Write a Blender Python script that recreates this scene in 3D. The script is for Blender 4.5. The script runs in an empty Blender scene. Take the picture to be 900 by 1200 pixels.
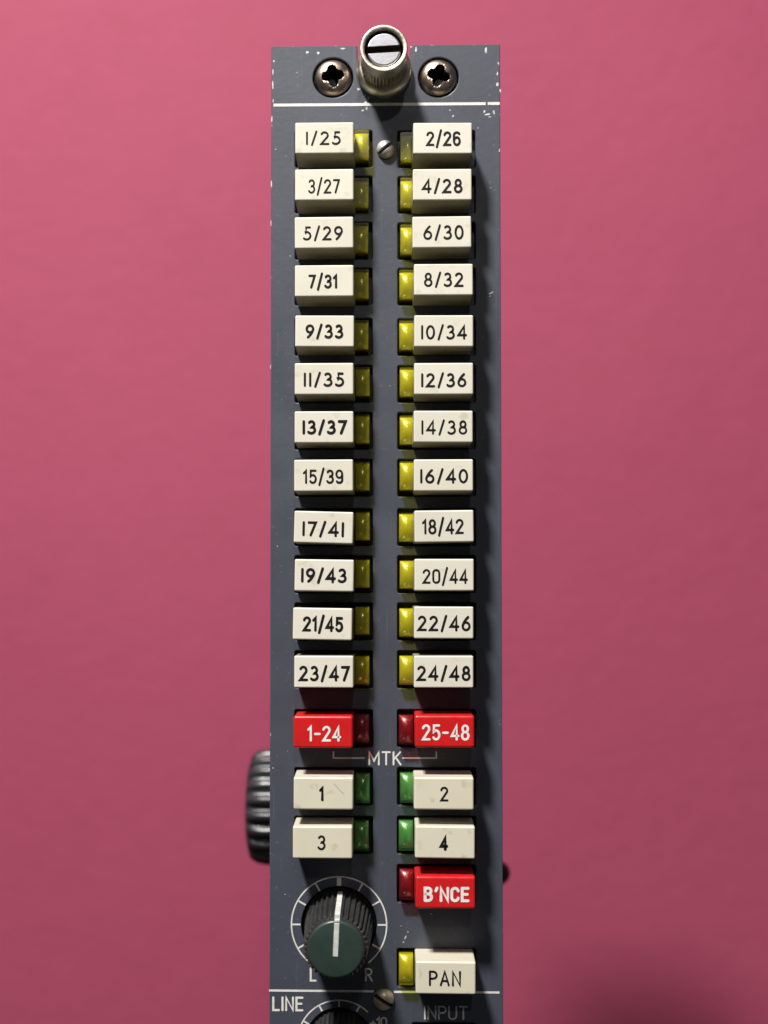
import bpy, bmesh, math, random
from mathutils import Vector, Matrix, Euler

random.seed(7)
SC = bpy.context.scene
COL = SC.collection
R = math.radians
K = 0.01 / 71.0            # metres per drawing unit (about 7.1 units to the millimetre)

# ------------------------------------------------------------------ camera
H = 1400.0                 # camera height over the panel, drawing units
CAM_ROT = Euler((R(1.6), R(1.2), 0.0), 'XYZ')
CAM_POS = Vector((0.0, -90.0, H))
F = 1400.0
PPX, PPY = 450 - 29.3, 600 + 51.0      # principal point of the lens, photo pixels
cam_d = bpy.data.cameras.new('camera')
cam = bpy.data.objects.new('camera', cam_d)
COL.objects.link(cam)
SC.camera = cam
cam.location = CAM_POS * K
cam.rotation_euler = CAM_ROT
cam_d.sensor_fit = 'VERTICAL'
cam_d.sensor_height = 36.0
cam_d.sensor_width = 27.0
cam_d.lens = 36.0 * F / 1200.0
cam_d.shift_x = (450 - PPX) / 1200.0
cam_d.shift_y = (PPY - 600) / 1200.0
cam_d.clip_start = 0.005
cam_d.clip_end = 20.0
cam_d.dof.use_dof = True
cam_d.dof.focus_distance = (H - 44) * K
cam_d.dof.aperture_fstop = 12.5

# ------------------------------------------------------------------ world, lamps, exposure
W = bpy.data.worlds.new('World')
SC.world = W
W.use_nodes = True
wn = W.node_tree
bg = wn.nodes['Background']
tc = wn.nodes.new('ShaderNodeTexCoord')
sep = wn.nodes.new('ShaderNodeSeparateXYZ')
wn.links.new(tc.outputs['Generated'], sep.inputs[0])
ramp = wn.nodes.new('ShaderNodeValToRGB')
ramp.color_ramp.elements[0].position = 0.0
ramp.color_ramp.elements[0].color = (1.0, 0.98, 0.97, 1)
ramp.color_ramp.elements[1].position = 1.0
ramp.color_ramp.elements[1].color = (0.5, 0.5, 0.52, 1)
wn.links.new(sep.outputs['Z'], ramp.inputs[0])
wn.links.new(ramp.outputs[0], bg.inputs['Color'])
bg.inputs['Strength'].default_value = 0.065

LAMP_POS = Vector((-1480.0, 4500.0, 2780.0))
ld = bpy.data.lights.new('desk_lamp_light', 'AREA')
ld.shape = 'DISK'
ld.size = 0.10
ld.energy = 13.2
ld.color = (1.0, 0.965, 0.92)
lo = bpy.data.objects.new('desk_lamp_light', ld)
COL.objects.link(lo)
lo.location = LAMP_POS * K
lo.rotation_euler = (Vector((500, -3500, 1300)) - LAMP_POS).to_track_quat('-Z', 'Y').to_euler()

L2_POS = Vector((260.0, 2700.0, 4300.0))       # weaker lamp overhead
l2 = bpy.data.lights.new('ceiling_light', 'AREA')
l2.shape = 'DISK'
l2.size = 0.030
l2.energy = 0.40
l2.color = (1.0, 0.97, 0.95)
l2o = bpy.data.objects.new('ceiling_light', l2)
COL.objects.link(l2o)
l2o.location = L2_POS * K
l2o.rotation_euler = (Vector((0, -300, 0)) - L2_POS).to_track_quat('-Z', 'Y').to_euler()

SC.view_settings.view_transform = 'Standard'
SC.view_settings.look = 'None'
SC.view_settings.exposure = 0.0
SC.view_settings.gamma = 1.0
SC.cycles.max_bounces = 10
SC.cycles.transparent_max_bounces = 12
SC.cycles.use_denoising = True
SC.cycles.sample_clamp_indirect = 3.0

# ------------------------------------------------------------------ helpers
RM = CAM_ROT.to_matrix()
def at(px, py, z=0.0):
    """the point of the plane at height z that the photo shows at (px, py)"""
    d = RM @ Vector((px - PPX, -(py - PPY), -F))
    t = (z - CAM_POS.z) / d.z
    return CAM_POS + d * t

def thing(name, label=None, cat=None, kind=None, loc=(0, 0, 0), group=None):
    o = bpy.data.objects.new(name, None)
    o.empty_display_size = 0.005
    COL.objects.link(o)
    o.location = Vector(loc) * K
    tag(o, label, cat, kind, group)
    return o

def tag(o, label=None, cat=None, kind=None, group=None):
    if label: o['label'] = label
    if cat: o['category'] = cat
    if kind: o['kind'] = kind
    if group: o['group'] = group
    return o

def mesh_of(name, bm, mats):
    for v in bm.verts:
        v.co *= K
    me = bpy.data.meshes.new(name)
    bm.to_mesh(me)
    bm.free()
    for m in (mats if isinstance(mats, (list, tuple)) else [mats]):
        me.materials.append(m)
    return me

def link(name, me, parent=None, loc=(0, 0, 0), rot=(0, 0, 0), label=None, group=None):
    o = bpy.data.objects.new(name, me)
    COL.objects.link(o)
    if parent is not None: o.parent = parent
    o.location = Vector(loc) * K
    o.rotation_euler = rot
    tag(o, label, None, None, group)
    return o

def obj(name, bm, mats, parent=None, loc=(0, 0, 0), rot=(0, 0, 0), label=None):
    return link(name, mesh_of(name, bm, mats), parent, loc, rot, label)

def add_box(bm, x0, x1, y0, y1, z0, z1, mi=0):
    vs = [bm.verts.new(p) for p in ((x0, y0, z0), (x1, y0, z0), (x1, y1, z0), (x0, y1, z0),
                                    (x0, y0, z1), (x1, y0, z1), (x1, y1, z1), (x0, y1, z1))]
    for q in ((3, 2, 1, 0), (4, 5, 6, 7), (0, 1, 5, 4), (1, 2, 6, 5), (2, 3, 7, 6), (3, 0, 4, 7)):
        f = bm.faces.new([vs[i] for i in q]); f.material_index = mi
    return vs

def add_prism(bm, pts, z0, z1, mi=0):
    a = [bm.verts.new((x, y, z0)) for x, y in pts]
    b = [bm.verts.new((x, y, z1)) for x, y in pts]
    n = len(pts)
    bm.faces.new(a[::-1]).material_index = mi
    bm.faces.new(b).material_index = mi
    for i in range(n):
        j = (i + 1) % n
        bm.faces.new((a[i], a[j], b[j], b[i])).material_index = mi

def rrect(cx, cy, w, h, r, seg=5):
    pts = []
    for sx, sy, a0 in ((1, 1, 0), (-1, 1, 90), (-1, -1, 180), (1, -1, 270)):
        ox, oy = cx + sx * (w / 2 - r), cy + sy * (h / 2 - r)
        for k in range(seg + 1):
            a = R(a0 + 90 * k / seg)
            pts.append((ox + r * math.cos(a), oy + r * math.sin(a)))
    return pts

def circle(cx, cy, r, n=48, a0=0.0):
    return [(cx + r * math.cos(a0 + 2 * math.pi * k / n), cy + r * math.sin(a0 + 2 * math.pi * k / n)) for k in range(n)]

def add_lathe(bm, prof, n=64, rib=None, smooth=True, M=None, mi=0, close_bottom=True, close_top=True):
    """prof: list of (r, z[, rib depth]); ribs modulate the radius"""
    rings = []
    for p in prof:
        r, z = p[0], p[1]
        d = p[2] if len(p) > 2 else 0.0
        ring = []
        for k in range(n):
            a = 2 * math.pi * k / n
            rr = r
            if d and rib:
                c = math.cos(a * rib)
                rr = r - d * (0.5 - 0.5 * max(-1, min(1, c * 1.6)))
            v = Vector((rr * math.cos(a), rr * math.sin(a), z))
            if M is not None: v = M @ v
            ring.append(bm.verts.new(v))
        rings.append(ring)
    for a, b in zip(rings, rings[1:]):
        for k in range(n):
            j = (k + 1) % n
            f = bm.faces.new((a[k], a[j], b[j], b[k])); f.smooth = smooth; f.material_index = mi
    if close_bottom: bm.faces.new(rings[0][::-1]).material_index = mi
    if close_top: bm.faces.new(rings[-1]).material_index = mi

def arc(cx, cy, rx, ry, a0, a1, n=None):
    n = n or max(6, int(abs(a1 - a0) / 11))
    return [(cx + rx * math.cos(R(a0 + (a1 - a0) * k / n)), cy + ry * math.sin(R(a0 + (a1 - a0) * k / n))) for k in range(n + 1)]

def add_ribbon(bm, pts, w, z, closed=False, caps=True, mi=0):
    P = [Vector(p) for p in pts]
    Q = [P[0]]
    for p in P[1:]:
        if (p - Q[-1]).length > 1e-4: Q.append(p)
    P = Q
    if closed and (P[0] - P[-1]).length < 1e-3: P.pop()
    n = len(P)
    L, Rr = [], []
    for i in range(n):
        if closed:
            d0, d1 = (P[i] - P[i - 1]).normalized(), (P[(i + 1) % n] - P[i]).normalized()
        else:
            d0 = (P[i] - P[i - 1]).normalized() if i else (P[1] - P[0]).normalized()
            d1 = (P[i + 1] - P[i]).normalized() if i < n - 1 else d0
        t = d0 + d1
        if t.length < 0.2: t = d1.copy()
        t.normalize()
        nn = Vector((-t.y, t.x))
        s = 1.0 / max(0.45, nn.dot(Vector((-d1.y, d1.x))))
        L.append(P[i] + nn * (w / 2 * s)); Rr.append(P[i] - nn * (w / 2 * s))
    lv = [bm.verts.new((p.x, p.y, z)) for p in L]
    rv = [bm.verts.new((p.x, p.y, z)) for p in Rr]
    for i in range(n if closed else n - 1):
        j = (i + 1) % n
        bm.faces.new((rv[i], rv[j], lv[j], lv[i])).material_index = mi
    if caps and not closed:
        for end, sgn in ((0, -1), (n - 1, 1)):
            d = (P[1] - P[0]).normalized() if end == 0 else (P[-1] - P[-2]).normalized()
            d = d * sgn
            a0 = math.atan2(d.y, d.x)
            ring = [bm.verts.new((P[end].x + w / 2 * math.cos(a0 + R(-90 + 180 * k / 6)),
                                  P[end].y + w / 2 * math.sin(a0 + R(-90 + 180 * k / 6)), z)) for k in range(7)]
            bm.faces.new(ring).material_index = mi

def cut(bm_a, cutters, bevel=0.0, seg=2, ang=40):
    """bm_a minus every cutter; returns a bmesh"""
    def tmp(bm):
        me = bpy.data.meshes.new('tmp'); bm.to_mesh(me); bm.free()
        o = bpy.data.objects.new('tmp', me); COL.objects.link(o); return o
    a = tmp(bm_a)
    others = []
    for c in cutters:
        b = tmp(c); others.append(b)
        m = a.modifiers.new('cut', 'BOOLEAN'); m.operation = 'DIFFERENCE'; m.solver = 'EXACT'; m.object = b
    if bevel:
        m = a.modifiers.new('bevel', 'BEVEL'); m.width = bevel; m.segments = seg
        m.limit_method = 'ANGLE'; m.angle_limit = R(ang); m.material = -1
    dg = bpy.context.evaluated_depsgraph_get(); dg.update()
    me = bpy.data.meshes.new_from_object(a.evaluated_get(dg))
    bm = bmesh.new(); bm.from_mesh(me)
    for o in [a] + others:
        bpy.data.objects.remove(o, do_unlink=True)
    bpy.data.meshes.remove(me)
    return bm

# ------------------------------------------------------------------ materials
def mat(name):
    m = bpy.data.materials.new(name); m.use_nodes = True
    nt = m.node_tree
    return m, nt, nt.nodes['Principled BSDF']

def noise(nt, scale, detail=3, coord='Object', dist=0.0, rough=0.5):
    t = nt.nodes.new('ShaderNodeTexCoord')
    n = nt.nodes.new('ShaderNodeTexNoise')
    n.inputs['Scale'].default_value = scale
    n.inputs['Detail'].default_value = detail
    n.inputs['Roughness'].default_value = rough
    n.inputs['Distortion'].default_value = dist
    nt.links.new(t.outputs[coord], n.inputs['Vector'])
    return n.outputs['Fac']

def rampn(nt, src, stops):
    r = nt.nodes.new('ShaderNodeValToRGB')
    els = r.color_ramp.elements
    while len(els) < len(stops): els.new(0.5)
    for e, (p, c) in zip(els, stops):
        e.position = p; e.color = (c[0], c[1], c[2], 1) if hasattr(c, '__len__') else (c, c, c, 1)
    nt.links.new(src, r.inputs[0])
    return r.outputs['Color']

def mixc(nt, fac, a, b, mode='MIX'):
    m = nt.nodes.new('ShaderNodeMix'); m.data_type = 'RGBA'; m.blend_type = mode
    for sock, v in ((m.inputs[0], fac), (m.inputs[6], a), (m.inputs[7], b)):
        if hasattr(v, 'is_output'): nt.links.new(v, sock)
        else: sock.default_value = v if not hasattr(v, '__len__') else (v[0], v[1], v[2], 1)
    return m.outputs[2]

def bump(nt, bs, src, strength, dist):
    b = nt.nodes.new('ShaderNodeBump')
    b.inputs['Strength'].default_value = strength
    b.inputs['Distance'].default_value = dist
    nt.links.new(src, b.inputs['Height'])
    nt.links.new(b.outputs[0], bs.inputs['Normal'])

def m_paint():
    m, nt, b = mat('slate_blue_paint')
    big = noise(nt, 55, 4)
    fine = noise(nt, 900, 2)
    c = rampn(nt, big, [(0.3, (0.050, 0.057, 0.077)), (0.7, (0.064, 0.072, 0.096))])
    sp = rampn(nt, noise(nt, 1500, 2), [(0.66, 0.0), (0.74, 0.35)])
    c = mixc(nt, sp, c, (0.20, 0.21, 0.25))
    t = nt.nodes.new('ShaderNodeTexCoord'); mp = nt.nodes.new('ShaderNodeMapping')
    mp.inputs['Rotation'].default_value = (0, 0, 0.6); mp.inputs['Scale'].default_value = (2200, 55, 1)
    n2 = nt.nodes.new('ShaderNodeTexNoise'); n2.inputs['Scale'].default_value = 1.0; n2.inputs['Detail'].default_value = 2
    nt.links.new(t.outputs['Object'], mp.inputs[0]); nt.links.new(mp.outputs[0], n2.inputs['Vector'])
    c = mixc(nt, rampn(nt, n2.outputs['Fac'], [(0.66, 0.0), (0.72, 0.16)]), c, (0.19, 0.20, 0.23))
    smear = rampn(nt, noise(nt, 38, 6, dist=1.2, rough=0.6), [(0.45, 0.0), (0.75, 0.35)])
    c = mixc(nt, smear, c, (0.060, 0.064, 0.078))
    nt.links.new(c, b.inputs['Base Color'])
    nt.links.new(rampn(nt, noise(nt, 120, 5), [(0.3, 0.38), (0.75, 0.58)]), b.inputs['Roughness'])
    bump(nt, b, fine, 0.10, 0.0002)
    return m

def m_edge():
    m, nt, b = mat('chipped_paint_edge')
    f = rampn(nt, noise(nt, 420, 5, rough=0.7), [(0.62, 0.0), (0.68, 0.9)])
    nt.links.new(mixc(nt, f, (0.070, 0.079, 0.104), (0.62, 0.61, 0.60)), b.inputs['Base Color'])
    nt.links.new(rampn(nt, f, [(0, 0.4), (1, 0.3)]), b.inputs['Roughness'])
    return m

def m_plain(name, col, rough, metal=0.0, var=0.12, scale=300, bumps=0.0, spec=0.5, coat=0.0):
    m, nt, b = mat(name)
    f = noise(nt, scale, 4)
    lo_ = tuple(c * (1 - var) for c in col); hi_ = tuple(min(1, c * (1 + var)) for c in col)
    nt.links.new(rampn(nt, f, [(0.3, lo_), (0.7, hi_)]), b.inputs['Base Color'])
    nt.links.new(rampn(nt, noise(nt, scale * 2.3, 3), [(0.3, rough * 0.85), (0.7, min(1, rough * 1.15))]), b.inputs['Roughness'])
    b.inputs['Metallic'].default_value = metal
    b.inputs['Specular IOR Level'].default_value = spec
    b.inputs['Coat Weight'].default_value = coat
    b.inputs['Coat Roughness'].default_value = 0.27
    b.inputs['Coat IOR'].default_value = 3.2
    if bumps: bump(nt, b, noise(nt, scale * 4, 2), bumps, 0.0001)
    return m

def m_cream(name, col, dirt):
    m, nt, b = mat(name)
    oi = nt.nodes.new('ShaderNodeObjectInfo')
    t = nt.nodes.new('ShaderNodeTexCoord')
    add = nt.nodes.new('ShaderNodeVectorMath'); add.operation = 'ADD'
    nt.links.new(t.outputs['Object'], add.inputs[0]); nt.links.new(oi.outputs['Random'], add.inputs[1])
    def nz(scale, detail):
        n = nt.nodes.new('ShaderNodeTexNoise'); n.inputs['Scale'].default_value = scale; n.inputs['Detail'].default_value = detail
        nt.links.new(add.outputs[0], n.inputs['Vector']); return n.outputs['Fac']
    c = rampn(nt, nz(170, 3), [(0.3, tuple(x * 0.96 for x in col)), (0.7, col)])
    hsv = nt.nodes.new('ShaderNodeMapRange'); hsv.inputs[3].default_value = 0.0; hsv.inputs[4].default_value = 0.20
    nt.links.new(oi.outputs['Random'], hsv.inputs[0])
    c = mixc(nt, hsv.outputs[0], c, (0.68, 0.63, 0.48))
    grime = rampn(nt, nz(60, 5), [(0.45, 0.0), (0.8, 0.35)])
    c = mixc(nt, grime, c, (0.62, 0.56, 0.42))
    spots = rampn(nt, nz(420, 5), [(0.60, 0.0), (0.72, dirt)])
    c = mixc(nt, spots, c, (0.40, 0.34, 0.22))
    nt.links.new(c, b.inputs['Base Color'])
    nt.links.new(rampn(nt, nz(300, 3), [(0.3, 0.34), (0.7, 0.5)]), b.inputs['Roughness'])
    bump(nt, b, nz(1800, 2), 0.06, 0.0001)
    return m

def m_lens(name, col, tint, trans):
    """tinted clear plastic: part of the light goes straight through, the rest scatters"""
    m, nt, b = mat(name)
    nt.links.new(rampn(nt, noise(nt, 500, 3), [(0.3, tuple(c * 0.85 for c in col)), (0.7, col)]), b.inputs['Base Color'])
    b.inputs['Roughness'].default_value = 0.19
    b.inputs['Specular IOR Level'].default_value = 0.75
    tr = nt.nodes.new('ShaderNodeBsdfTransparent'); tr.inputs[0].default_value = (*tint, 1)
    mx = nt.nodes.new('ShaderNodeMixShader'); mx.inputs[0].default_value = trans
    out = nt.nodes['Material Output']
    nt.links.new(b.outputs[0], mx.inputs[1]); nt.links.new(tr.outputs[0], mx.inputs[2])
    gl = nt.nodes.new('ShaderNodeBsdfGlossy'); gl.inputs['Roughness'].default_value = 0.22
    m2 = nt.nodes.new('ShaderNodeMixShader'); m2.inputs[0].default_value = 0.04
    nt.links.new(mx.outputs[0], m2.inputs[1]); nt.links.new(gl.outputs[0], m2.inputs[2])
    nt.links.new(m2.outputs[0], out.inputs['Surface'])
    return m

def m_table():
    m, nt, b = mat('crimson_matte_surface')
    f = noise(nt, 9, 5)
    c = rampn(nt, f, [(0.3, (0.372, 0.061, 0.119)), (0.7, (0.405, 0.069, 0.132))])
    weave = rampn(nt, noise(nt, 90, 4, rough=0.65), [(0.35, 0.0), (0.7, 0.22)])
    c = mixc(nt, weave, c, (0.45, 0.080, 0.155))
    sp = rampn(nt, noise(nt, 60, 3), [(0.755, 0.0), (0.83, 0.25)])
    c = mixc(nt, sp, c, (0.50, 0.13, 0.19))
    nt.links.new(c, b.inputs['Base Color'])
    b.inputs['Roughness'].default_value = 0.7
    b.inputs['Specular IOR Level'].default_value = 0.3
    bump(nt, b, noise(nt, 160, 4), 0.15, 0.0015)
    return m

PAINT, EDGE = m_paint(), m_edge()
BARE = m_plain('bare_aluminium', (0.62, 0.61, 0.60), 0.4, 0.3, 0.3, 900)
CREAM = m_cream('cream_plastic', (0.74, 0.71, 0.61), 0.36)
FLANK = m_cream('shaded_flank_plastic', (0.26, 0.24, 0.165), 0.3)  # shade of the button sides put into the colour, with random dirt spots
FLANK2 = m_cream('lit_yellowed_flank', (0.62, 0.58, 0.48), 0.3)  # yellowed flank kept lighter: the lamp-lit side tone is in the colour
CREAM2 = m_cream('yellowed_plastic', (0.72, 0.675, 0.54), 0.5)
RED = m_plain('red_plastic', (0.60, 0.014, 0.016), 0.30, 0, 0.08, 300, 0.05)
BLACK = m_plain('black_plastic', (0.010, 0.010, 0.011), 0.45, 0, 0.2)
KNOBBLK = m_plain('charcoal_knob_plastic', (0.030, 0.030, 0.031), 0.42, 0, 0.25, 500, 0.1)
SIDEBLK = m_plain('dark_glossy_plastic', (0.024, 0.024, 0.029), 0.36, 0, 0.2, spec=0.7)
GREEN = m_plain('dark_green_plastic', (0.026, 0.045, 0.038), 0.36, 0, 0.15, 400, 0.08)
GREYCAP = m_plain('grey_knob_cap', (0.10, 0.10, 0.10), 0.4, 0, 0.15)
INK = m_plain('black_ink', (0.008, 0.007, 0.007), 0.6, 0, 0.3, spec=0.2)
WINK = m_plain('white_ink', (0.80, 0.80, 0.77), 0.5, 0, 0.08)
PRINT = m_plain('screen_print_white', (0.74, 0.73, 0.69), 0.5, 0, 0.12, 600)
POINTER = m_plain('aged_white_pointer', (0.58, 0.59, 0.56), 0.5, 0, 0.2, 900)
NICKEL = m_plain('dull_nickel', (0.57, 0.53, 0.43), 0.42, 1.0, 0.30, 420, 0.35)
KNURL = m_plain('grimy_knurl', (0.36, 0.33, 0.25), 0.42, 1.0, 0.45, 700, 0.3)
STEEL = m_plain('bright_steel', (0.36, 0.36, 0.385), 0.48, 1.0, 0.12, 500, 0.15)
BRONZE = m_plain('browned_screw_steel', (0.42, 0.33, 0.27), 0.34, 1.0, 0.25, 350, 0.2)
BRASS = m_plain('tarnished_brass', (0.74, 0.64, 0.46), 0.45, 0.7, 0.2, 400, 0.2)
ALU = m_plain('chassis_aluminium', (0.5, 0.5, 0.5), 0.45, 1.0, 0.1)
PCB = m_plain('circuit_board_green', (0.02, 0.09, 0.04), 0.5, 0, 0.2)
YEL = m_lens('yellow_lens', (0.50, 0.46, 0.03), (0.95, 0.93, 0.42), 0.88)
GRN = m_lens('green_lens', (0.10, 0.27, 0.085), (0.66, 0.90, 0.60), 0.88)
REDL = m_lens('red_lens', (0.20, 0.010, 0.018), (0.86, 0.46, 0.47), 0.86)
CORE = {'y': m_plain('yellow_dome', (0.56, 0.51, 0.03), 0.42, spec=1.0, coat=1.0),
        'g': m_plain('green_dome', (0.13, 0.30, 0.10), 0.42, spec=1.0, coat=1.0),
        'r': m_plain('red_dome', (0.24, 0.012, 0.025), 0.42, spec=1.0, coat=1.0)}
LENS = {'y': YEL, 'g': GRN, 'r': REDL}

# ------------------------------------------------------------------ stroke lettering
def ell(cx, cy, rx, ry): return arc(cx, cy, rx, ry, 90, 450, 28)
def bez(p0, p1, p2, n=9):
    return [((1 - t) ** 2 * p0[0] + 2 * t * (1 - t) * p1[0] + t * t * p2[0],
             (1 - t) ** 2 * p0[1] + 2 * t * (1 - t) * p1[1] + t * t * p2[1]) for t in [k / n for k in range(n + 1)]]
def stad(w, r):
    return arc(w / 2, 1 - r, w / 2, r, 180, 0, 12) + arc(w / 2, r, w / 2, r, 0, -180, 12) + [(0, 1 - r)]

GEO = {   # wide humanist figures
 '1': (0.04, [[(0.02, 0), (0.02, 1)]]),
 '2': (0.56, [arc(.26, .74, .25, .26, 155, -32) + [(0, 0), (.56, 0)]]),
 '3': (0.52, [arc(.23, .76, .22, .24, 140, -80) + arc(.22, .27, .29, .27, 78, -140)]),
 '4': (0.60, [[(.45, 0), (.45, 1), (0, .27), (.60, .27)]]),
 '5': (0.50, [[(.46, 1), (.15, 1), (.10, .57)] + arc(.19, .31, .31, .31, 108, -135)]),
 '6': (0.54, [bez((.43, 1), (.08, .68), (.0, .30)), ell(.27, .29, .27, .29)]),
 '7': (0.52, [[(0, 1), (.52, 1), (.16, 0)]]),
 '8': (0.52, [ell(.26, .76, .20, .24), ell(.26, .265, .26, .265)]),
 '9': (0.54, [bez((.11, 0), (.46, .32), (.54, .70)), ell(.27, .71, .27, .29)]),
 '0': (0.56, [ell(.28, .5, .28, .5)]),
 '/': (0.34, [[(0, -.08), (.34, 1.08)]]),
}
DIN = {   # narrow engraver's figures and capitals
 '1': (0.20, [[(0, .80), (.17, 1), (.17, 0)]]),
 '2': (0.46, [arc(.22, .76, .22, .24, 170, -25) + [(0, 0), (.46, 0)]]),
 '3': (0.44, [arc(.22, .76, .20, .24, 150, -85) + arc(.21, .27, .23, .27, 82, -150)]),
 '4': (0.48, [[(.36, 0), (.36, 1), (0, .25), (.48, .25)]]),
 '5': (0.44, [[(.42, 1), (.06, 1), (.04, .54)] + arc(.21, .32, .23, .32, 130, -145)]),
 '6': (0.44, [arc(.22, .78, .22, .22, 30, 180) + [(0, .25)], ell(.22, .30, .22, .30)]),
 '7': (0.42, [[(0, 1), (.42, 1), (.14, 0)]]),
 '8': (0.46, [ell(.23, .76, .19, .24), ell(.23, .26, .23, .26)]),
 '9': (0.44, [arc(.22, .22, .22, .22, 210, 360) + [(.44, .75)], ell(.22, .70, .22, .30)]),
 '0': (0.46, [stad(.46, .24)]),
 '/': (0.32, [[(0, -.18), (.32, 1.18)]]),
 '-': (0.36, [[(.02, .48), (.34, .48)]]),
 'M': (0.62, [[(0, 0), (0, 1), (.31, .30), (.62, 1), (.62, 0)]]),
 'T': (0.48, [[(0, 1), (.48, 1)], [(.24, 1), (.24, 0)]]),
 'K': (0.46, [[(0, 0), (0, 1)], [(.44, 1), (0, .40)], [(.14, .58), (.46, 0)]]),
 'B': (0.44, [[(0, 0), (0, 1), (.2, 1)] + arc(.2, .765, .2, .235, 90, -90) + [(.0, .53)], [(.2, .53)] + arc(.2, .265, .24, .265, 90, -90) + [(0, 0)]]),
 "'": (0.10, [[(.02, .78), (.10, 1.02)]]),
 'N': (0.46, [[(0, 0), (0, 1), (.46, 0), (.46, 1)]]),
 'C': (0.44, [arc(.22, .74, .22, .26, 10, 180) + arc(.22, .26, .22, .26, 180, 350)]),
 'E': (0.40, [[(.40, 1), (0, 1), (0, 0), (.40, 0)], [(0, .52), (.34, .52)]]),
 'P': (0.44, [[(0, 0), (0, 1), (.2, 1)] + arc(.2, .74, .24, .26, 90, -90) + [(0, .48)]]),
 'A': (0.52, [[(0, 0), (.26, 1), (.52, 0)], [(.09, .32), (.43, .32)]]),
 'L': (0.38, [[(0, 1), (0, 0), (.38, 0)]]),
 'R': (0.46, [[(0, 0), (0, 1), (.2, 1)] + arc(.2, .745, .24, .255, 90, -90) + [(0, .49)], [(.22, .49), (.46, 0)]]),
 'I': (0.02, [[(.01, 0), (.01, 1)]]),
 'U': (0.46, [[(0, 1), (0, .25)] + arc(.23, .24, .23, .24, 180, 360) + [(.46, 1)]]),
 '+': (0.40, [[(0, .45), (.40, .45)], [(.20, .25), (.20, .65)]]),
}

def add_text(bm, text, font, x0, x1, y0, y1, w, z=0.0, gap=0.24, mi=0):
    """strokes of text fitted to the box whose outer ink edges are x0..x1, y0..y1"""
    h = (y1 - y0) - w
    tot = 0.0
    for i, ch in enumerate(text):
        tot += font[ch][0] + (gap if i else 0)
    sx = (x1 - x0 - w) / max(tot, 1e-6)
    if len(text) == 1 and text == '1': sx = h
    x = 0.0
    k = 0
    for i, ch in enumerate(text):
        gw, strokes = font[ch]
        for s in strokes:
            pts = [(x0 + w / 2 + (x + px) * sx, y0 + w / 2 + py * h) for px, py in s]
            cl = len(s) > 20 and abs(s[0][0] - s[-1][0]) < 1e-4 and abs(s[0][1] - s[-1][1]) < 1e-4
            add_ribbon(bm, pts, w, z + 0.05 * (k % 5), closed=cl, mi=mi)
            k += 1
        x += gw + gap

# ------------------------------------------------------------------ the setting: one matte crimson sheet far below the module
TABLE_Z = -1180.0
bm = bmesh.new()
bmesh.ops.create_grid(bm, x_segments=8, y_segments=8, size=14000)
for v in bm.verts: v.co.z = TABLE_Z
tag(obj('table_surface', bm, m_table()), 'matte crimson surface filling the background', 'table surface', 'structure')

# ------------------------------------------------------------------ the module
module = thing('channel_module', 'narrow slate grey audio routing module with two columns of cream push buttons', 'audio module')

BUT_Z = 47.0
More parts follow.
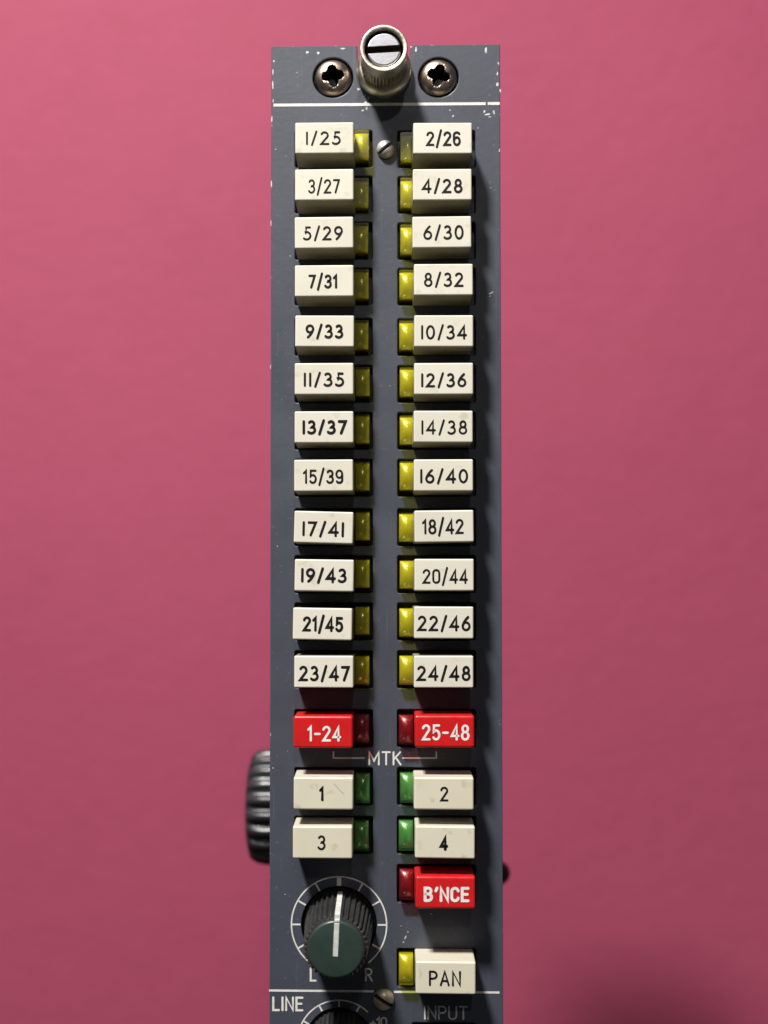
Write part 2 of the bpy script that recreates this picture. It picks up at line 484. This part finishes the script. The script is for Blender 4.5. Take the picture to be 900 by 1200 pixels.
# text, face box centre (photo px), rotation, font, stroke, text box, colour, lamp side/colour
LROWS = [196.7, 250.2, 304.4, 358.0, 417.0, 472.0, 527.0, 582.0, 640.0, 695.2, 750.6, 806.7, 876.0, 944.0, 1001.0]
BUTTONS = [
 # text, font, stroke, face (x0,x1,y0,y1), text (x0,x1,y0,y1), row, side, colour, rot
 ('1/25',  'G', 2.1, (345.6, 414.6, 143.3, 179.8), (358.3, 399.2, 153.8, 169.9), 0, 'L', 'c', 0.0),
 ('3/27',  'D', 2.0, (345.3, 414.6, 197.6, 235.0), (360.9, 398.2, 209.9, 226.8), 1, 'L', 'c', 0.0),
 ('5/29',  'G', 2.2, (345.0, 414.3, 254.0, 291.0), (355.3, 401.7, 265.0, 281.6), 2, 'L', 'c', -0.3),
 ('7/31',  'D', 2.6, (345.3, 414.3, 310.7, 347.3), (361.3, 395.6, 321.6, 338.2), 3, 'L', 'c', 0.0),
 ('9/33',  'G', 2.7, (345.7, 415.0, 369.3, 406.7), (358.0, 402.4, 380.0, 396.8), 4, 'L', 'c', 0.3),
 ('11/35', 'G', 2.5, (345.0, 414.4, 425.3, 462.4), (355.6, 403.3, 436.4, 453.2), 5, 'L', 'c', 0.0),
 ('13/37', 'G', 3.0, (345.0, 414.3, 482.0, 519.0), (354.1, 406.5, 492.2, 509.2), 6, 'L', 'c', 0.0),
 ('15/39', 'D', 2.3, (344.3, 414.0, 538.6, 575.7), (354.8, 402.2, 550.2, 566.9), 7, 'L', 'c', -0.2),
 ('17/41', 'G', 2.7, (344.0, 414.4, 599.0, 637.0), (354.1, 403.5, 611.2, 628.8), 8, 'L', 'c', 1.5),
 ('19/43', 'G', 2.9, (345.0, 414.7, 655.4, 693.2), (352.5, 406.5, 665.8, 683.0), 9, 'L', 'c', 0.8),
 ('21/45', 'D', 2.9, (343.3, 412.4, 712.6, 749.8), (354.8, 402.2, 722.5, 740.2), 10, 'L', 'c', 0.9),
 ('23/47', 'G', 2.8, (344.4, 414.3, 768.0, 806.7), (350.2, 409.8, 780.2, 798.2), 11, 'L', 'c', 0.1),
 ('2/26',  'D', 2.5, (484.0, 553.4, 143.3, 180.4), (499.5, 539.9, 153.8, 171.2), 0, 'R', 'c', 0.0),
 ('4/28',  'G', 2.5, (483.6, 553.0, 197.6, 234.7), (494.4, 541.9, 209.4, 226.5), 1, 'R', 'c', -0.1),
 ('6/30',  'G', 2.3, (483.4, 552.2, 253.3, 290.4), (496.0, 543.2, 263.8, 280.9), 2, 'R', 'c', -0.3),
 ('8/32',  'G', 2.3, (485.0, 554.3, 309.0, 346.0), (496.8, 543.2, 319.2, 336.2), 3, 'R', 'c', 0.0),
 ('10/34', 'G', 2.3, (485.3, 554.7, 369.3, 406.3), (493.2, 547.2, 380.8, 397.8), 4, 'R', 'c', 0.1),
 ('12/36', 'G', 2.5, (485.0, 554.7, 425.0, 462.4), (493.2, 546.5, 437.1, 453.9), 5, 'R', 'c', 0.0),
 ('14/38', 'G', 2.2, (484.6, 554.3, 481.0, 518.7), (493.5, 547.5, 492.4, 509.2), 6, 'R', 'c', 0.1),
 ('16/40', 'G', 2.5, (484.6, 554.7, 538.0, 575.7), (492.1, 548.5, 549.5, 566.5), 7, 'R', 'c', 0.0),
 ('18/42', 'D', 2.4, (485.4, 555.3, 597.7, 635.7), (494.5, 543.5, 608.2, 625.9), 8, 'R', 'c', -0.6),
 ('20/44', 'D', 2.2, (485.6, 555.3, 654.7, 692.7), (495.2, 548.2, 666.8, 683.9), 9, 'R', 'c', 0.0),
 ('22/46', 'G', 2.6, (485.0, 555.0, 710.4, 749.0), (489.2, 551.5, 721.5, 739.5), 10, 'R', 'c', 0.2),
 ('24/48', 'G', 2.7, (484.8, 555.0, 768.0, 806.7), (488.4, 551.5, 780.2, 797.9), 11, 'R', 'c', 0.0),
 ('1-24',  'D', 2.5, (344.5, 412.8, 839.0, 877.0), (360.1, 399.9, 850.6, 868.9), 12, 'L', 'r', 0.0),
 ('25-48', 'D', 2.5, (487.0, 555.2, 838.7, 876.2), (494.5, 550.2, 848.9, 867.7), 12, 'R', 'r', 0.0),
 ('1',     'D', 2.9, (343.8, 414.0, 911.0, 949.0), (373.8, 379.2, 921.8, 938.9), 13, 'L', 'k', 0.2),
 ('2',     'D', 2.2, (485.0, 555.2, 911.0, 949.2), (515.9, 525.5, 921.8, 939.0), 13, 'R', 'k', 0.2),
 ('3',     'D', 2.3, (343.3, 412.6, 968.2, 1006.7), (371.8, 381.5, 978.8, 996.2), 14, 'L', 'k', 0.0),
 ('4',     'D', 3.4, (486.3, 556.7, 968.0, 1006.7), (515.1, 525.2, 979.3, 996.9), 14, 'R', 'k', 0.5),
 ("B'NCE", 'D', 3.1, (488.0, 556.2, 1027.0, 1065.3), (496.5, 550.2, 1039.3, 1056.9), 15, 'R', 'r', 0.2),
 ('PAN',   'D', 2.3, (487.5, 557.2, 1127.5, 1165.0), (502.6, 540.2, 1137.6, 1155.5), 16, 'R', 'k', 0.2),
]
ROW_BOT = LROWS + [1058.0, 1156.5]
SLOT_W, SLOT_H = 92.0, 44.5
def slot_centre(row, side):
    yb = ROW_BOT[row]
    h = 44.5 * (1 + 0.02 * (yb - 690) / 1100)
    return at(391.0 if side == 'L' else 511.5, yb - h / 2)

# --- faceplate with real openings
TL, TR = at(319.0, 53.5), at(587.3, 52.6)
BL, BR = at(314.6, 1160.0), at(588.2, 1160.0)
XL0, XR0 = (TL.x + BL.x) / 2, (TR.x + BR.x) / 2
YT = (TL.y + TR.y) / 2
YB = at(450, 1600).y
THUMB = at(449.8, 84.5)
KNOB1 = at(397.3, 1083.5)
KNOB2 = at(397.3, 1221.0)
SCREWS = [at(390.2, 91.0), at(513.8, 90.6)]
LSW = at(520, 1221.0)

plate = bmesh.new()
add_prism(plate, [(XL0, YB), (XR0, YB), (XR0, YT), (XL0, YT)], -14.0, 0.0)
holes = bmesh.new()
for row in range(17):
    for side in ('L', 'R'):
        if side == 'L' and row >= 15: continue
        c = slot_centre(row, side)
        add_prism(holes, rrect(c.x, c.y, SLOT_W, SLOT_H, 2.6), -30, 30)
for c in SCREWS:
    add_prism(holes, circle(c.x, c.y, 24.2, 56), -30, 30)
add_prism(holes, circle(KNOB1.x, KNOB1.y, 44.0, 64), -30, 30)
add_prism(holes, circle(KNOB2.x, KNOB2.y, 39.0, 64), -30, 30)
add_prism(holes, rrect(LSW.x, LSW.y, 74, 44, 2.6), -30, 30)
notch = bmesh.new()
pts = [(THUMB.x + 31.5 * math.cos(R(a)), THUMB.y + 31.5 * math.sin(R(a))) for a in range(180, 361, 6)]
add_prism(notch, [(THUMB.x - 31.5, YT + 40)] + pts + [(THUMB.x + 31.5, YT + 40)], -30, 30)
plate = cut(plate, [holes, notch], bevel=0.9, seg=2, ang=50)
plate.normal_update()
for f in plate.faces:
    n = f.normal
    c = f.calc_center_median()
    if 0.05 < abs(n.z) < 0.97 and n.z > 0:
        near = min(abs(c.x - XL0), abs(c.x - XR0), abs(c.y - YT)) < 2.5
        f.material_index = 1 if near else 0
    elif abs(n.z) < 0.05 and min(abs(c.x - XL0), abs(c.x - XR0), abs(c.y - YT)) < 0.5:
        f.material_index = 1
# paint chips: little flakes of bare metal
def chip(px, py, w, h, rot=0.0):
    c = at(px, py)
    n = random.randint(6, 9)
    pts = []
    for k in range(n):
        a = 2 * math.pi * k / n
        r = random.uniform(0.55, 1.15)
        x, y = w / 2 * r * math.cos(a), h / 2 * r * math.sin(a)
        pts.append((c.x + x * math.cos(rot) - y * math.sin(rot), c.y + x * math.sin(rot) + y * math.cos(rot)))
    vs = [plate.verts.new((x, y, 0.12)) for x, y in pts]
    plate.faces.new(vs).material_index = 2
for a in [(420, 104.5, 4, 3), (428, 112, 2, 5), (431.5, 115, 3, 4), (428.5, 120, 4, 4), (429.5, 127, 3, 5), (425, 129.5, 4, 2.4),
          (360, 61.5, 4, 3.4), (373, 62, 3, 4), (402, 57, 6, 2), (567.5, 131, 2.5, 4), (571, 134, 8, 2.2, 0.2), (579, 132, 2.5, 6, 0.2),
          (574, 137, 5, 1.6), (569.5, 58.5, 2.6, 9), (487.5, 58, 2.2, 8), (584, 74, 2, 5), (583, 86, 2, 5),
          (583, 99, 4, 5), (586, 106, 2, 5), (319.8, 84, 1.8, 9), (319.6, 100, 1.6, 12), (320, 118, 1.6, 6), (321, 72, 2, 2.5),
          (318.5, 140, 1.5, 9), (318, 216, 1.4, 10), (317.6, 262, 1.4, 8), (317, 430, 1.3, 5),
          (576, 343, 8, 2, 0.5), (574, 347, 4, 1.4, 0.4), (531, 136, 3, 1.2, 1), (527, 129, 2, 1.6), (585.3, 176, 1.6, 5), (323, 175, 2, 2), 
          (340, 300, 1.8, 1.4), (352, 122.5, 2, 3), (348, 85, 1.6, 1.4), (560, 150, 1.4, 1.4), (575, 220, 1.6, 1.2), (334, 1048, 2, 1.4),
          (475, 1099, 2, 6, -0.5), (473, 1104, 2, 3), (478, 1092, 1.4, 2), (505, 1071, 5, 0.8, -0.3), (470, 1085, 1.5, 1.5), (325, 640, 1.4, 1.8),
          (457, 452, 1.5, 1.3), (320, 900, 1.4, 1.8), (337, 880, 1.3, 1.3), (482, 55, 3, 2)]:
    chip(*a)
face = obj('faceplate', plate, [PAINT, EDGE, BARE], module)
# --- printing on the faceplate
PZ = 0.35
def print_line(p, q, w):
    bm = bmesh.new()
    a, b = at(*p), at(*q)
    add_ribbon(bm, [(a.x, a.y), (b.x, b.y)], w, PZ, caps=False)
    return obj('divider_line', bm, PRINT, face)
print_line((320.5, 123.3), (569.0, 121.6), 3.4)
print_line((571.5, 121.5), (585.5, 121.4), 3.4)
print_line((315.3, 1160.6), (438, 1161.6), 2.5)
print_line((461.5, 1162.2), (585.3, 1163.0), 2.5)

def panel_text(text, box, w, gap=0.24):
    bm = bmesh.new()
    a, b = at(box[0], box[3]), at(box[1], box[2])
    add_text(bm, text, DIN, a.x, b.x, a.y, b.y, w, PZ, gap)
    return obj('lettering', bm, PRINT, face, label='printed lettering %s' % text)
panel_text('MTK', (431.8, 470.4, 880.4, 896.8), 2.0)
panel_text('L', (363.0, 371.0, 1133.6, 1150.2), 2.3)
panel_text('R', (427.6, 436.8, 1134.2, 1150.2), 1.9)
panel_text('LINE', (319.0, 355.6, 1167.8, 1184.8), 2.5)
panel_text('INPUT', (496.8, 548.4, 1178.6, 1194.8), 1.9, 0.2)
panel_text('+10', (433.5, 453.8, 1191.5, 1205.5), 1.9, 0.16)
for pts in ([(390.8, 880.5), (390.8, 888.3), (427.5, 888.3)], [(511.3, 880.5), (511.3, 888.3), (471.5, 888.3)]):
    bm = bmesh.new()
    add_ribbon(bm, [at(*p).to_2d() for p in pts], 1.7, PZ, caps=False)
    obj('bracket_line', bm, PRINT, face)

def dial(c, r, a0, a1, ticks, tick_len):
    bm = bmesh.new()
    add_ribbon(bm, [(c.x + r * math.sin(R(a)), c.y + r * math.cos(R(a))) for a in range(int(a0), int(a1) + 1, 4)], 1.6, PZ, caps=False)
    for a, w in ticks:
        s, co = math.sin(R(a)), math.cos(R(a))
        add_ribbon(bm, [(c.x + (r - 0.9) * s, c.y + (r - 0.9) * co), (c.x + (r - tick_len) * s, c.y + (r - tick_len) * co)], w, PZ + 0.1, caps=False)
    return obj('dial_scale', bm, PRINT, face)
dial(KNOB1, 55.4, -142, 142, [(0, 5.0)] + [(a, 2.0) for a in (-120, -90, -60, -30, 30, 60, 90, 120)], 10.5)
dial(KNOB2, 48.0, -140, 47, [(a, 2.0) for a in (-120, -90, -60, -29, 0, 30)], 7.5)

# --- push buttons
def cap_mesh(name, m, bev):
    bm = bmesh.new()
    w, h, d = 33.6, 18.1, 0.25
    z0, z1 = -58.0, 0.0
    lo_ = [bm.verts.new((x * (w + d), y * (h + d), z0)) for x, y in ((-1, -1), (1, -1), (1, 1), (-1, 1))]
    hi_ = [bm.verts.new((x * w, y * h, z1)) for x, y in ((-1, -1), (1, -1), (1, 1), (-1, 1))]
    bm.faces.new(lo_[::-1]); bm.faces.new(hi_)
    for i in range(4):
        j = (i + 1) % 4
        bm.faces.new((lo_[i], lo_[j], hi_[j], hi_[i]))
    bmesh.ops.bevel(bm, geom=[e for e in bm.edges], offset=bev, segments=4, profile=0.5, affect='EDGES')
    bm.normal_update()
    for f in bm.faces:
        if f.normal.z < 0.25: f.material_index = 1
    return mesh_of(name, bm, m)
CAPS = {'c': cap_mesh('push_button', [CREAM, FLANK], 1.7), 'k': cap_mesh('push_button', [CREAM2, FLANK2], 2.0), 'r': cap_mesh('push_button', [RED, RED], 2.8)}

def lamp_meshes(kind):
    # rectangular lens with a softly domed top, and the reflector block inside it
    bm = bmesh.new()
    add_prism(bm, rrect(0, 0, 17.2, 33.4, 1.2, 3), -12, 13.0)
    bmesh.ops.bevel(bm, geom=[e for e in bm.edges if e.verts[0].co.z > 12 and e.verts[1].co.z > 12], offset=0.8, segments=2, affect='EDGES')
    lens = mesh_of('indicator_lamp', bm, LENS[kind])
    bm = bmesh.new()
    w, h, n, m_ = 8.0, 15.9, 14, 24
    def zz(u, v): return -1.5 + 12.5 * math.sqrt(max(0.0, 1 - (0.93 * v) ** 2)) * math.sqrt(max(0.0, 1 - (0.75 * u) ** 2))
    q = lambda t: math.sin(t * math.pi / 2)
    g = [[bm.verts.new((w * q(-1 + 2 * i / n), h * q(-1 + 2 * j / m_), zz(q(-1 + 2 * i / n), q(-1 + 2 * j / m_)))) for j in range(m_ + 1)] for i in range(n + 1)]
    for i in range(n):
        for j in range(m_):
            bm.faces.new((g[i][j], g[i + 1][j], g[i + 1][j + 1], g[i][j + 1])).smooth = True
    rim = [g[i][0] for i in range(n)] + [g[n][j] for j in range(m_)] + [g[i][m_] for i in range(n, 0, -1)] + [g[0][j] for j in range(m_, 0, -1)]
    low = [bm.verts.new((v.co.x, v.co.y, -11.0)) for v in rim]
    for i in range(len(rim)):
        j = (i + 1) % len(rim)
        bm.faces.new((low[i], low[j], rim[j], rim[i]))
    bm.faces.new(low[::-1])
    core = mesh_of('reflector', bm, CORE[kind])
    return lens, core
LAMPS = {k: lamp_meshes(k) for k in 'ygr'}
COLN = {'c': 'cream', 'k': 'yellowed cream', 'r': 'red'}
INKN = {'c': 'black', 'k': 'black', 'r': 'white'}

for (txt, fnt, sw, fb, tb, row, side, colr, rot) in BUTTONS:
    cx, cy = (fb[0] + fb[1]) / 2, (fb[2] + fb[3]) / 2
    c = at(cx, cy, BUT_Z)
    tilt = (R(random.uniform(-0.7, 0.7)), R(random.uniform(-0.7, 0.7)), R(-rot))
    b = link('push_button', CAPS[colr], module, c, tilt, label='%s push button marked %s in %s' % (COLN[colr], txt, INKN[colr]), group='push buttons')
    a, e = at(tb[0], tb[3], BUT_Z), at(tb[1], tb[2], BUT_Z)
    bm = bmesh.new()
    add_text(bm, txt, GEO if fnt == 'G' else DIN, a.x - c.x, e.x - c.x, a.y - c.y, e.y - c.y, sw * 1.03, 0.25, 0.36 if fnt == 'G' else 0.27)
    obj('legend', bm, WINK if colr == 'r' else INK, b)
    if txt == '1':       # a fine scuff
        bm = bmesh.new()
        p, q = at(391, 918.5, BUT_Z), at(402.5, 930, BUT_Z)
        add_ribbon(bm, [((p.x + (q.x - p.x) * t - c.x) + 0.5 * math.sin(7 * t), p.y + (q.y - p.y) * t - c.y) for t in (0, .25, .5, .75, 1)], 0.55, 0.2)
        obj('scratch', bm, m_plain('scuff_mark', (0.42, 0.36, 0.26), 0.6), b)
    kind = 'r' if colr == 'r' else ('g' if colr == 'k' and txt != 'PAN' else 'y')
    s = slot_centre(row, side)
    lx = at(423.6 if side == 'L' else 476.9, 690).x
    keyx = s.x + (33.4 if side == 'L' else -35.0)
    l = link('indicator_lamp', LAMPS[kind][0], module, (keyx + random.uniform(-.8, .8), s.y + random.uniform(-1.2, 1.2), random.uniform(-1, 1)), (0, 0, R(random.uniform(-.5, .5))),
             label='%s indicator lamp beside the %s button' % ({'y': 'yellow', 'g': 'green', 'r': 'red'}[kind], txt), group='indicator lamps')
    link('reflector', LAMPS[kind][1], l)

# --- the long switch below INPUT
bm = bmesh.new()
add_prism(bm, rrect(0, 0, 62, 34, 2.5), -12, 20)
bmesh.ops.bevel(bm, geom=[e for e in bm.edges], offset=1.2, segments=2, affect='EDGES')
obj('slide_switch', bm, BLACK, module, LSW)

# --- knobs
def knob(name, c, r0, r1, ztop, capr, capm, flange, label, turn=2.5):
    root = bmesh.new()
    n = 36 * 8
    add_lathe(root, [(r0, -10), (r0 + 0.5, 6, 3.0), (r1, ztop - 9, 3.0), (r1 - 1.0, ztop - 7, 3.0), (capr + 0.8, ztop - 6.5, 0)], n=n, rib=36, smooth=False)
    k = obj(name, root, KNOBBLK, module, c, label=label)
    bm = bmesh.new()
    add_lathe(bm, [(flange, -13), (flange, -7), (flange - 1.5, -5.5), (flange - 5, -5.5), (flange - 6, -9)], n=72)
    obj('flange', bm, BLACK, k)
    bm = bmesh.new()
    prof = [(capr, ztop - 7.5)] + [(capr - 3.2 + 3.2 * math.cos(R(a)), ztop - 3.2 + 3.2 * math.sin(R(a))) for a in range(0, 91, 15)]
    prof += [(capr * 0.7, ztop + 0.7), (capr * 0.45, ztop + 1.3), (capr * 0.2, ztop + 1.6), (0.3, ztop + 1.7)]
    add_lathe(bm, prof, n=72)
    obj('cap', bm, capm, k)
    bm = bmesh.new()
    a = R(turn)
    # pointer on the cap, then down the flank
    add_box(bm, -2.7, 2.7, -6.5, capr - 2.6, ztop - 1.0, ztop + 2.0)
    add_box(bm, -2.7, 2.7, capr - 3.4, capr + 0.35, ztop - 7.0, ztop - 0.9)
    vs = [bm.verts.new(p) for p in ((-2.9, r1 - 4.0, ztop - 6), (2.9, r1 - 4.0, ztop - 6), (2.9, r1 + 0.7, ztop - 6), (-2.9, r1 + 0.7, ztop - 6),
                                    (-2.9, r0 - 4.0, 8), (2.9, r0 - 4.0, 8), (2.9, r0 + 1.0, 8), (-2.9, r0 + 1.0, 8))]
    for q in ((0, 1, 2, 3), (7, 6, 5, 4), (4, 5, 1, 0), (5, 6, 2, 1), (6, 7, 3, 2), (7, 4, 0, 3)):
        bm.faces.new([vs[i] for i in q])
    obj('pointer', bm, POINTER, k, rot=(0, 0, -a))
    return k
knob('rotary_knob', KNOB1, 39.0, 35.5, 97.0, 31.2, GREEN, 43.0, 'ribbed black knob with green cap and white pointer')
knob('rotary_knob', KNOB2, 35.0, 31.0, 90.0, 27.0, GREYCAP, 38.0, 'ribbed black knob with grey cap at the cut off bottom', 150)

# --- screws
def recessed_screw(c, ang):
    bm = bmesh.new()
    prof = [(22.0, -12), (22.3, -4), (21.6, -1.5)] + [(21.0 * math.cos(R(a)), -1.0 + 8.0 * math.sin(R(a))) for a in range(10, 90, 10)] + [(0.4, 7.0)]
    add_lathe(bm, prof, n=56)
    cutter = bmesh.new()
    star = []
    for k in range(48):
        a = 2 * math.pi * k / 48
        cc = abs(math.cos(2 * a))
        r = 8.8 + 5.4 * cc ** 1.2
        star.append((r * math.cos(a), r * math.sin(a)))
    lo_ = [cutter.verts.new((x * 0.62, y * 0.62, -14.0)) for x, y in star]
    hi_ = [cutter.verts.new((x * 1.10, y * 1.10, 12.0)) for x, y in star]
    cutter.faces.new(lo_[::-1]); cutter.faces.new(hi_)
    for i in range(48):
        cutter.faces.new((lo_[i], lo_[(i + 1) % 48], hi_[(i + 1) % 48], hi_[i]))
    bm = cut(bm, [cutter], bevel=1.3, seg=3, ang=45)
    bm.normal_update()
    for f in bm.faces:
        cc = f.calc_center_median()
        rr = math.hypot(cc.x, cc.y)
        if rr < 13.5 and cc.z < 0.5: f.material_index = 1
    return obj('screw', bm, [BRONZE, BLACK], module, c, (0, 0, ang))
recessed_screw(SCREWS[0], R(8)); recessed_screw(SCREWS[1], R(-14))

def slotted_screw(c, r, hgt, ang, m, sw=4.6):
    bm = bmesh.new()
    prof = [(r, 0.2), (r, 1.5)] + [(r * math.cos(R(a)), 1.5 + hgt * math.sin(R(a))) for a in range(12, 90, 12)] + [(0.3, 1.5 + hgt)]
    add_lathe(bm, prof, n=44)
    cutter = bmesh.new()
    add_box(cutter, -r - 4, r + 4, -sw / 2, sw / 2, 1.5 + hgt * 0.2, hgt + 20)
    bm = cut(bm, [cutter], bevel=0.35, seg=2, ang=45)
    bm.normal_update()
    for f in bm.faces:
        cc = f.calc_center_median()
        if abs(cc.y) < sw / 2 + 0.05 and cc.z < 1.5 + hgt * 0.25 and f.normal.z > 0.9: f.material_index = 1
    return obj('screw', bm, [m, BLACK], module, c, (0, 0, ang))
slotted_screw(at(452.0, 175.6), 10.7, 8.5, R(38), m_plain('pale_screw_head', (0.66, 0.62, 0.60), 0.45, 0.5, 0.15, 500, 0.2))
slotted_screw(at(449.6, 1171.0), 12.4, 7.5, R(-32), BRASS)

# --- captive thumbscrew in the notch at the top
ts = bmesh.new()
add_lathe(ts, [(20, -30), (27.0, -12), (30.0, -1), (32.3, 0.6), (32.5, 9), (31, 13), (26.5, 16)], n=72)
thumb = obj('thumbscrew', ts, NICKEL, module, THUMB)
bm = bmesh.new()
add_lathe(bm, [(25.2, 15.5), (26.6, 18, 2.2), (27.2, 40, 2.2), (26.6, 43, 0.3), (27.0, 45), (27.0, 59)] +
          [(27.0 - 1.2 + 1.2 * math.cos(R(a)), 61.8 + 1.2 * math.sin(R(a))) for a in range(0, 91, 18)] +
          [(22.6, 63.0), (22.0, 62.4), (21.6, 50.0)], n=40 * 6, rib=40, close_top=False, close_bottom=False)
for f in bm.faces:
    if 16 < f.calc_center_median().z < 42: f.material_index = 1
obj('knurled_ring', bm, [NICKEL, KNURL], thumb)
bm = bmesh.new()
add_lathe(bm, [(19.4, 30), (19.4, 58.0), (18.6, 59.5), (17.2, 60.0)], n=64)
cutter = bmesh.new()
add_box(cutter, -30, 30, -4.0, 4.0, 52.0, 80)
bm = cut(bm, [cutter], bevel=0.5, seg=2, ang=40)
bm.normal_update()
for f in bm.faces:
    cc = f.calc_center_median()
    if abs(cc.y) < 4.1 and 51 < cc.z < 59.0: f.material_index = 1
obj('slotted_core', bm, [STEEL, m_plain('dark_slot', (0.05, 0.042, 0.025), 0.6)], thumb, rot=(0, 0, R(3)))  # slot faces get a darker brown than the steel core
bm = bmesh.new()
add_lathe(bm, [(22.5, 44), (22.5, 49.5), (1.0, 49.6)], n=48)
obj('groove_floor', bm, BLACK, thumb)

# --- what carries the faceplate: housing, chassis, circuit board
bm = bmesh.new()
add_box(bm, XL0 + 14, XR0 - 14, YB + 20, YT - 62, -120, -14.5)
obj('switch_housing', bm, BLACK, module)
for c in SCREWS:
    bm = bmesh.new()
    add_lathe(bm, [(26, -60), (26, -14.6)], n=32)
    obj('screw_boss', bm, BLACK, module, c)
bm = bmesh.new()
add_box(bm, -64, -58, YB + 60, YT - 500, -220, -121)
obj('circuit_board', bm, PCB, module)
bm = bmesh.new()
add_box(bm, 60, 70, YB + 60, YT - 500, -220, -121)
add_box(bm, -57, 60, YB + 60, YB + 70, -220, -121)
add_box(bm, -57, 60, YT - 510, YT - 500, -220, -121)
obj('chassis_frame', bm, ALU, module)

# ------------------------------------------------------------------ clamp stand behind the module
KZ = -380.0
kc = at(300, 945, KZ)
stand = thing('clamp_stand', 'black clamp stand holding the module, its ribbed knob poking out on the left', 'clamp stand', loc=(0, kc.y, TABLE_Z))
def rel(x, y, z): return (x, y - kc.y, z - TABLE_Z)
MX = Matrix.Rotation(R(-90), 4, 'Y')        # lathe axis z -> -x
xl = at(291.5, 945, KZ).x
rk = (at(300, 878, KZ).y - at(300, 1012, KZ).y) / 2
bm = bmesh.new()
add_lathe(bm, [(rk * 0.5, 0), (rk * 0.97, 1, 0), (rk, 8, 9.0), (rk, 62, 9.0), (rk * 0.97, 76, 8.0), (rk * 0.89, 85, 5.0), (rk * 0.7, 89), (rk * 0.3, 90)], n=22 * 12, rib=22, M=MX)
obj('ribbed_knob', bm, SIDEBLK, stand, rel(xl + 90, kc.y, KZ))
rc = at(590, 1023, KZ)
xr = at(597.5, 1023, KZ).x
MR = Matrix.Rotation(R(90), 4, 'Y')
bm = bmesh.new()
add_lathe(bm, [(19, 0), (19.5, 40), (17, 52), (11, 60), (4, 63)], n=48, M=MR)
obj('bolt_end', bm, BLACK, stand, rel(xr - 63, rc.y, KZ))
bm = bmesh.new()
add_box(bm, xl + 80, xr - 55, kc.y - 60, kc.y + 30, -420, -335)
add_box(bm, xl + 80, -66, kc.y - 40, kc.y + 30, -336, -200)
add_box(bm, 72, xr - 55, rc.y - 25, kc.y + 30, -336, -200)
bmesh.ops.bevel(bm, geom=[e for e in bm.edges], offset=3, segments=2, affect='EDGES')
obj('clamp_jaw', bm, BLACK, stand, rel(0, 0, 0))
bm = bmesh.new()
add_lathe(bm, [(30, 14), (26, 60), (26, 770)], n=40)
obj('stem', bm, BLACK, stand)
bm = bmesh.new()
add_lathe(bm, [(150, 0.5), (150, 10), (142, 16), (30, 20)], n=64)
obj('base', bm, BLACK, stand)
